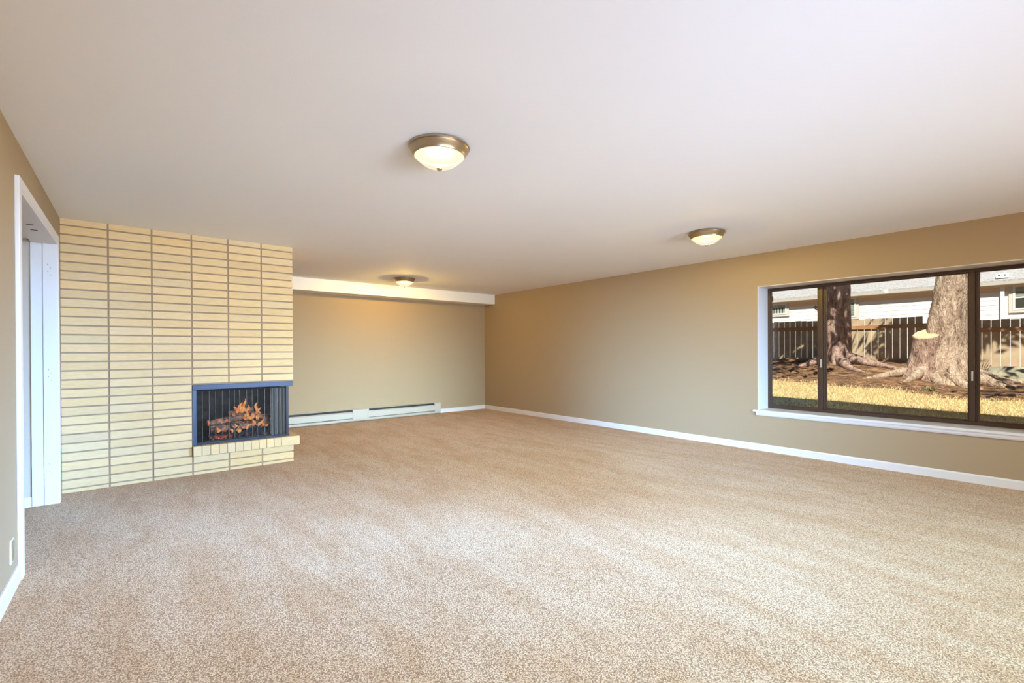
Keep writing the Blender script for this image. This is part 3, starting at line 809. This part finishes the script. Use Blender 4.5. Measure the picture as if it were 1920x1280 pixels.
def ground_mat():
    mt, t, n, b = new_mat('dry_lawn_and_bare_soil'); L = t.links.new
    geo = n.new('ShaderNodeNewGeometry'); vc = n.new('ShaderNodeVertexColor'); vc.layer_name = 'lawn'
    a = n.new('ShaderNodeTexNoise'); a.inputs['Scale'].default_value = 5; a.inputs['Detail'].default_value = 8; a.inputs['Roughness'].default_value = .7
    L(geo.outputs['Position'], a.inputs['Vector'])
    soil = n.new('ShaderNodeValToRGB'); e = soil.color_ramp.elements
    e[0].position = .36; e[0].color = (.075, .045, .030, 1); e[1].position = .66; e[1].color = (.50, .31, .17, 1); k = e.new(.5); k.color = (.25, .145, .085, 1)
    L(a.outputs['Fac'], soil.inputs['Fac'])
    b2 = n.new('ShaderNodeTexNoise'); b2.inputs['Scale'].default_value = 40; b2.inputs['Detail'].default_value = 6
    L(geo.outputs['Position'], b2.inputs['Vector'])
    gr = n.new('ShaderNodeValToRGB'); e = gr.color_ramp.elements
    e[0].position = .35; e[0].color = (.36, .27, .13, 1); e[1].position = .65; e[1].color = (.70, .55, .29, 1)
    L(b2.outputs['Fac'], gr.inputs['Fac'])
    ad = n.new('ShaderNodeMath'); ad.operation = 'MULTIPLY_ADD'; L(a.outputs['Fac'], ad.inputs[0]); ad.inputs[1].default_value = 0.8; L(vc.outputs['Color'], ad.inputs[2])
    st = n.new('ShaderNodeValToRGB'); st.color_ramp.elements[0].position = .80; st.color_ramp.elements[1].position = 1.0
    L(ad.outputs[0], st.inputs['Fac'])
    mx = n.new('ShaderNodeMixRGB'); L(st.outputs['Color'], mx.inputs[0]); L(soil.outputs['Color'], mx.inputs[1]); L(gr.outputs['Color'], mx.inputs[2])
    L(mx.outputs[0], b.inputs['Base Color']); b.inputs['Roughness'].default_value = 1; b.inputs['Specular IOR Level'].default_value = .05
    bp = n.new('ShaderNodeBump'); bp.inputs['Strength'].default_value = .9; bp.inputs['Distance'].default_value = .05
    L(b2.outputs['Fac'], bp.inputs['Height']); L(bp.outputs['Normal'], b.inputs['Normal'])
    return mt
link('ground', bm, ground_mat(), None, smooth=True, kind='structure')

# dry grass blades
bm = bmesh.new()
for _ in range(26000):
    x, y = random.uniform(6.5, 10.6), random.uniform(-.6, 5.2)
    if x > edge_x(y) + random.gauss(0, .18): continue
    z = gz(x, y); h = random.uniform(.018, .05); a = random.uniform(0, 2 * pi); wd = .004
    dx, dy = cos(a) * wd, sin(a) * wd; lx_, ly_ = random.gauss(0, .02), random.gauss(0, .02)
    bm.faces.new((bm.verts.new((x - dx, y - dy, z - .003)), bm.verts.new((x + dx, y + dy, z - .003)), bm.verts.new((x + lx_, y + ly_, z + h))))
o = link('lawn_grass', bm, M_dryleaf); tag(o, 'dry straw coloured lawn grass between the house and the trees', 'grass', kind='stuff')
bm = bmesh.new()
for _ in range(7000):
    x, y = random.uniform(9.2, 14.6), random.uniform(.2, 6.2)
    if x < edge_x(y) - abs(random.gauss(0, .25)): continue
    z = gz(x, y) + .004; a = random.gauss(pi / 2, .7); l_ = random.uniform(.02, .09); wd = random.uniform(.003, .010)
    ca, sa = cos(a), sin(a); up_ = random.uniform(0, .015)
    P = [(-l_, -wd, 0), (l_, -wd, up_), (l_, wd, up_), (-l_, wd, 0)]
    bm.faces.new([bm.verts.new((x + p[0] * ca - p[1] * sa, y + p[0] * sa + p[1] * ca, z + p[2])) for p in P])
o = link('needle_litter', bm, M_litter); tag(o, 'reddish brown fallen needles and bark bits under the trees', 'litter', kind='stuff')
bm = bmesh.new()
for _ in range(50):
    a = random.uniform(0, 2 * pi); l_ = random.uniform(.04, .11); sp = random.uniform(.02, .12); x, y = 9.93 + random.gauss(0, .03), 1.50 + random.gauss(0, .04); z = gz(x, y)
    dx, dy = -sin(a) * .005, cos(a) * .005
    p1 = (x + cos(a) * sp * .5, y + sin(a) * sp * .5, z + l_ * .7); p2 = (x + cos(a) * sp, y + sin(a) * sp, z + l_)
    v = [bm.verts.new(q) for q in ((x - dx, y - dy, z), (x + dx, y + dy, z), (p1[0] + dx, p1[1] + dy, p1[2]), (p1[0] - dx, p1[1] - dy, p1[2]), p2)]
    bm.faces.new(v[:4]); bm.faces.new((v[3], v[2], v[4]))
o = link('weed_tuft', bm, M_green); tag(o, 'small green weed tuft at the edge of the dry lawn', 'weed')

# ------------------------------------------------------------------ trees
def trunk_mesh(bm, axis, rad, lobes, seg=44, amp=0.06, seed=0.0):
    """axis: [(x,y,z)], rad: [r]; lobes(theta, k) multiplies the radius"""
    rings = []
    # resample
    P = [Vector(a) for a in axis]; pts = []; rr = []
    for i in range(len(P) - 1):
        n_ = max(2, int((P[i + 1] - P[i]).length / 0.06))
        for k in range(n_):
            s = k / n_; pts.append(P[i].lerp(P[i + 1], s)); rr.append(rad[i] * (1 - s) + rad[i + 1] * s)
    pts.append(P[-1]); rr.append(rad[-1])
    for p, r in zip(pts, rr):
        ring = []
        for k in range(seg):
            t = 2 * pi * k / seg
            q = Vector((cos(t) * 2.2, sin(t) * 2.2, p.z * 1.4 + seed))
            q2 = Vector((cos(t) * 7, sin(t) * 7, p.z * 5 + seed))
            f = 1 + amp * noise.noise(q) + amp * 0.7 * noise.noise(q2) + lobes(t, p.z)
            ring.append(bm.verts.new((p.x + cos(t) * r * f, p.y + sin(t) * r * f, p.z)))
        rings.append(ring)
    for a, b_ in zip(rings[:-1], rings[1:]):
        for k in range(seg):
            j = (k + 1) % seg; bm.faces.new((a[k], a[j], b_[j], b_[k]))
    bm.faces.new(rings[-1]); bm.faces.new(rings[0][::-1])
    return rings[-1]

def crown(parent, cx, cy, cz, rx, ry, rz, n_, origin, seed):
    rnd = random.Random(seed); bm = bmesh.new()
    for b_ in range(26):
        a = 2 * pi * b_ / 26 + rnd.random() * .2; zz = cz + rnd.uniform(-rz * .7, rz * .7)
        L_ = rnd.uniform(.6, 1.0)
        end = Vector((cx + cos(a) * rx * L_, cy + sin(a) * ry * L_, zz - .25)); st = Vector((origin[0], origin[1], zz + .2))
        for k in range(n_):
            s = rnd.uniform(.12, 1) ** .8
            p = st.lerp(end, s) + Vector((rnd.gauss(0, .22), rnd.gauss(0, .22), rnd.gauss(0, .09)))
            d = (end - st).normalized(); d = (d + Vector((rnd.gauss(0, .6), rnd.gauss(0, .6), rnd.gauss(-.2, .3)))).normalized()
            sd = d.cross(Vector((rnd.gauss(0, .3), rnd.gauss(0, .3), 1))).normalized(); l_, w_ = rnd.uniform(.12, .26), rnd.uniform(.025, .055)
            bm.faces.new([bm.verts.new(q) for q in (p - d * l_, p - sd * w_, p + d * l_, p + sd * w_)])
    return link('crown', bm, M_needle, parent)

# tree on the left: straight reddish trunk on a root mound
t1 = thing('tree', 'straight reddish brown conifer trunk behind the narrow left window pane', 'tree', (12.5, 3.51, 0))
TI = Matrix.Translation((-12.5, -3.51, 0))
bm = bmesh.new()
trunk_mesh(bm, [(12.5, 3.51, 0.5), (12.5, 3.51, 0.85), (12.5, 3.51, 1.1), (12.5, 3.508, 1.9), (12.5, 3.50, 2.9), (12.5, 3.49, 6.8)], [0.44, 0.31, 0.272, 0.255, 0.236, 0.17],
           lambda t, z: 0.20 * max(0, cos(4 * t + .6)) * ss(1.15, .7, z), amp=.10, seed=2.2)
for a, l_ in ((-1.75, 1.0), (-1.25, .75), (-2.7, .9), (2.2, .8), (-0.6, .8)):
    pts = []
    for k in range(7):
        s = k / 6; x, y = 12.5 + cos(a + .25 * s) * (.22 + l_ * s), 3.51 + sin(a + .25 * s) * (.22 + l_ * s)
        pts.append((x, y, gz(x, y) + .10 * (1 - s) ** 2 + .01))
    tube(bm, pts, [.11 * (1 - .75 * k / 6) for k in range(7)], 10, True, .5)
bmesh.ops.transform(bm, matrix=TI, verts=bm.verts[:]); link('trunk', bm, M_bark1, t1, smooth=True)
bm = bmesh.new(); tube(bm, [(12.48, 3.70, 2.02), (12.46, 3.85, 2.10), (12.45, 3.95, 2.18)], [.055, .045, .038], 10, True, .3)
bmesh.ops.transform(bm, matrix=TI, verts=bm.verts[:]); link('branch_stub', bm, M_bark1, t1, smooth='auto')
c_ = crown(t1, -3.1, -.2, 4.8, 2.0, 1.4, .6, 38, (0, 0), 11)
crown(t1, -.3, 2.0, 5.2, 1.6, 1.6, .6, 55, (0, 0), 12)

# tree on the right: leaning pale trunk, flared roots and a sawn-off second stem
t2 = thing('tree', 'pale leaning conifer trunk with flared roots and a sawn-off stem in front', 'tree', (12.0, 1.55, 0))
TI = Matrix.Translation((-12.0, -1.55, 0))
bm = bmesh.new()
trunk_mesh(bm, [(11.95, 1.62, 0.35), (11.96, 1.62, 0.62), (11.98, 1.62, 0.9), (12.0, 1.62, 1.3), (12.0, 1.60, 1.75), (12.0, 1.555, 2.2), (12.0, 1.515, 2.7), (12.0, 1.40, 6.6)],
           [0.56, 0.46, 0.38, 0.322, 0.272, 0.243, 0.222, 0.16], lambda t, z: 0.28 * max(0, cos(3.5 * t + .4)) * ss(1.2, .5, z), amp=.13, seed=5.1)
for a, l_, r_ in ((-2.75, .75, .16), (3.0, .55, .15), (2.55, 1.0, .13), (2.1, 1.25, .11), (-2.1, .9, .14), (-1.5, 1.1, .12)):
    pts = []
    for k in range(8):
        s = k / 7; x, y = 11.95 + cos(a + .3 * s) * (.22 + l_ * s), 1.65 + sin(a + .3 * s) * (.22 + l_ * s)
        pts.append((x, y, gz(x, y) + .34 * (1 - s) ** 2.4 - .01))
    tube(bm, pts, [r_ * (1 - .78 * k / 7) for k in range(8)], 12, True, .6)
bmesh.ops.transform(bm, matrix=TI, verts=bm.verts[:]); link('trunk', bm, M_bark2, t2, smooth=True)
# sawn stem with a slanting cut
bm = bmesh.new()
axis = [(11.70, 1.96, .40), (11.70, 1.93, .62), (11.72, 1.90, .85), (11.75, 1.865, 1.15), (11.76, 1.850, 1.46)]
top = trunk_mesh(bm, axis, [.40, .31, .25, .215, .208], lambda t, z: 0.22 * max(0, cos(5 * t)) * ss(1.0, .5, z), amp=.10, seed=8.8)
nrm = Vector((-.42, .06, .9)).normalized()
for v in bm.verts:
    s = ss(1.0, 1.46, v.co.z)
    if s > 0:
        dx, dy = v.co.x - 11.76, v.co.y - 1.850
        v.co.z += s * (-(nrm.x * dx + nrm.y * dy) / nrm.z)
topco = [v.co.copy() for v in top]
bmesh.ops.transform(bm, matrix=TI, verts=bm.verts[:]); st_ = link('sawn_stem', bm, M_bark3, t2, smooth='auto')
bm = bmesh.new(); cen = sum(topco, Vector()) / len(topco)
ring = [bm.verts.new(TI @ (cen + (q - cen) * .93 + nrm * .012)) for q in topco]; ring2 = [bm.verts.new(TI @ (cen + (q - cen) * .97 - nrm * .01)) for q in topco]
bm.faces.new(ring)
for k in range(len(ring)):
    j = (k + 1) % len(ring); bm.faces.new((ring2[k], ring2[j], ring[j], ring[k]))
link('cut_face', bm, M_cut, st_)
crown(t2, .25, -1.9, 5.5, .45, 1.5, .2, 30, (.2, -.6), 23)
crown(t2, .3, .0, 5.0, .7, .7, .4, 30, (0, -.1), 24)

# a third tree, out of the frame, whose branches shade the near soil
t3 = thing('tree', 'conifer standing out of view beyond the right edge of the window', 'tree', (9.6, -3.2, 0))
bm = bmesh.new(); trunk_mesh(bm, [(0, 0, .3), (0, 0, .9), (0, 0, 7)], [.35, .26, .15], lambda t, z: 0, amp=.1, seed=1.1); link('trunk', bm, M_bark1, t3, smooth=True)
crown(t3, -1.2, 1.9, 4.6, 2.6, 1.5, .6, 50, (0, 0), 31)

# boulder and fallen root
bm = bmesh.new(); bmesh.ops.create_icosphere(bm, subdivisions=5, radius=1)
for v in bm.verts:
    n_ = v.co.normalized()
    f = 1 + .16 * noise.noise(n_ * 1.6 + Vector((3, 1, 2))) + .05 * noise.noise(n_ * 5)
    v.co = Vector((n_.x * .42, n_.y * .52, n_.z * .36)) * f
o = link('boulder', bm, M_rock, None, smooth=True); o.location = (12.75, .78, .52)
tag(o, 'rounded greenish grey boulder lying in front of the fence', 'boulder')
bm = bmesh.new()
pts = [(13.05, 1.28, .74), (12.95, 1.20, .66), (12.72, 1.13, .60), (12.35, 1.03, .585), (12.0, .93, .57), (11.7, .80, .545), (11.4, .70, .515)]
pts = [(x, y, max(z, gz(x, y) + .01)) for x, y, z in pts]
tube(bm, pts, [.045, .05, .05, .05, .042, .035, .02], 10, True, .5)
o = link('fallen_branch', bm, M_root, None, smooth=True); tag(o, 'dark crooked branch lying at the foot of the boulder', 'branch')
bm = bmesh.new()
rnd = random.Random(5)
for k in range(9):
    x, y = 12.6 + rnd.gauss(0, .05), 1.24 + rnd.gauss(0, .04); a = rnd.uniform(-2.6, -.4)
    tube(bm, [(x, y, gz(x, y)), (x + cos(a) * .06, y + sin(a) * .06, gz(x, y) + .18), (x + cos(a) * .16, y + sin(a) * .16, gz(x, y) + rnd.uniform(.22, .40))], [.012, .009, .004], 5)
o = link('twig_bundle', bm, M_bark2); tag(o, 'dry grey twigs sprouting beside the boulder', 'twigs', kind='stuff')

# ------------------------------------------------------------------ fence
XFE = 14.8
def fence(y0, y1, top, base, label, seed, drop=0.0):
    rnd = random.Random(seed)
    f = thing('fence', label, 'fence', (XFE, y0, 0), group='cedar picket fence runs')
    bm = bmesh.new(); n_ = max(1, round((y1 - y0) / .145))
    for k in range(n_):
        a = k * .145 + .0055 + rnd.uniform(-.001, .001); t = top + rnd.gauss(0, .006) - base
        prism(bm, [(a, 0), (a + .134, 0), (a + .134, t - .0), (a + .126, t), (a + .008, t), (a, t - .0)], 0, .0, .018)
    bmesh.ops.translate(bm, vec=(0, 0, base), verts=bm.verts[:])
    link('pickets', bm, M_cedar, f)
    L_ = y1 - y0
    bm = bmesh.new(); box(bm, -.040, -.001, .0, L_ - .002, top - .265, top - .170, bev=.004); link('rail', bm, M_rail, f)
    bm = bmesh.new(); box(bm, -.040, -.001, .0, L_ - .002, base + .02, base + .115, bev=.004); link('rail', bm, M_rail, f)
    for yp in [q for q in (0.0, 2.4, 4.8) if q < L_ - .3]:
        bm = bmesh.new(); box(bm, .020, .108, yp + .02, yp + .108, base - .35, top - .04, bev=.004); link('post', bm, M_cedar, f)
    return f
fence(4.45, 9.09, 1.985, .80, 'shaded stretch of cedar fence left of the straight tree trunk', 1)
fence(2.40, 4.43, 1.965, .80, 'sunlit stretch of cedar fence between the two tree trunks', 2)
fence(-3.10, 2.38, 1.815, .58, 'lower stretch of cedar fence right of the leaning trunk, behind the boulder', 3)

# ------------------------------------------------------------------ neighbouring house
XH = 18.5
hs = thing('house', 'long white neighbouring house with grey shingle roof behind the fence', 'house', (XH, 3, 0))
HI = Matrix.Translation((-XH, -3, 0))
def hl(name, bm, mat, parent=hs, sm=False):
    bmesh.ops.transform(bm, matrix=HI, verts=bm.verts[:]); return link(name, bm, mat, parent, smooth=sm)
bm = bmesh.new(); z = .3
poly = [(XH + .15, .3)]
while z < 2.95:
    poly += [(XH - .009, z), (XH - .002, z + .128)]; z += .13
poly += [(XH + .15, z)]
prism(bm, poly, 1, -5, 14); hl('siding', bm, M_siding)
EX, EZ = 18.34, 2.985
bm = bmesh.new(); prism(bm, [(EX + .02, EZ - .10), (XH + .1, EZ - .10), (XH + .1, EZ - .085), (EX + .02, EZ - .085)], 1, -5.2, 14.2); hl('soffit', bm, M_soff2)
bm = bmesh.new(); box(bm, EX, EX + .02, -5.2, 14.2, EZ - .13, EZ + .03); hl('fascia', bm, M_soff2)
bm = bmesh.new(); box(bm, XH - .035, XH - .003, -5, 14, EZ - .26, EZ - .10); hl('frieze_board', bm, M_soff2)
bm = bmesh.new(); prism(bm, [(EX - .10, EZ + .0), (EX - .085, EZ - .075), (EX - .0, EZ - .085), (EX - .0, EZ + .015), (EX - .01, EZ + .015), (EX - .01, EZ - .06), (EX - .08, EZ - .055), (EX - .092, EZ + .0)], 1, -5.25, 14.25)
hl('gutter', bm, M_gutter)
bm = bmesh.new(); pit = .42; poly = [(EX - .06, EZ - .02)]
k = 0
while k < 40:
    x = EX - .06 + .14 * k; zz = EZ + .04 + .14 * k * pit
    poly += [(x, zz + .016), (x + .14, zz + .14 * pit + .002)]; k += 1
poly += [(EX - .06 + .14 * 40, EZ - .02 + .14 * 40 * pit)]
prism(bm, poly, 1, -5.4, 14.4); hl('roof', bm, M_shingle)
bm = bmesh.new(); box(bm, 18.39, 18.465, 1.30, 1.38, .4, EZ - .1, bev=.008); hl('downspout', bm, M_siding)
bm = bmesh.new(); prism(bm, [(18.36, 3.10), (18.42, 3.22), (18.70, 3.25), (18.70, 3.18)], 1, 1.22, 1.46)
box(bm, 18.355, 18.40, 1.26, 1.30, 3.19, 3.25); box(bm, 18.355, 18.40, 1.37, 1.41, 3.19, 3.25)
hl('roof_vent', bm, M_siding)
def hwin(y0, y1, z0, z1, vbars, hung):
    bm = bmesh.new(); c = .075; x0, x1 = XH - .045, XH - .01
    for b_ in ((x0, x1, y0 - c, y0, z0 - c, z1 + c), (x0, x1, y1, y1 + c, z0 - c, z1 + c), (x0, x1, y0, y1, z1, z1 + c), (x0, x1, y0, y1, z0 - c, z0)): box(bm, *b_)
    wn = hl('window', bm, M_wincasing)
    bm = bmesh.new(); q = .045; x0, x1 = XH - .055, XH - .02
    for b_ in ((x0, x1, y0, y0 + q, z0, z1), (x0, x1, y1 - q, y1, z0, z1), (x0, x1, y0 + q, y1 - q, z1 - q, z1), (x0, x1, y0 + q, y1 - q, z0, z0 + q)): box(bm, *b_)
    if hung: box(bm, x0, x1, y0 + q, y1 - q, (z0 + z1) / 2 - .02, (z0 + z1) / 2 + .02)
    hl('sash', bm, M_winframe, wn)
    hl('pane', bx(XH - .034, XH - .026, y0 + q, y1 - q, z0 + q, z1 - q), M_darkpane, wn)
    bm = bmesh.new()
    if vbars:
        for k in range(vbars):
            y = y0 + q + (y1 - y0 - 2 * q) * (k + .5) / vbars; box(bm, XH - .040, XH - .036, y - .042, y + .022, z0 + q, z1 - q)
    else:
        zz = z1 - q - .03; low = z0 + q if not hung else (z0 + z1) / 2 + .02
        while zz > low:
            box(bm, XH - .040, XH - .036, y0 + q, y1 - q, zz, zz + .022); zz -= .032
    hl('blinds', bm, M_blind, wn)
hwin(6.74, 7.42, 2.47, 2.86, 6, False)
hwin(4.66, 5.55, 2.25, 2.88, 0, False)
hwin(.10, 1.15, 2.22, 2.88, 0, True)
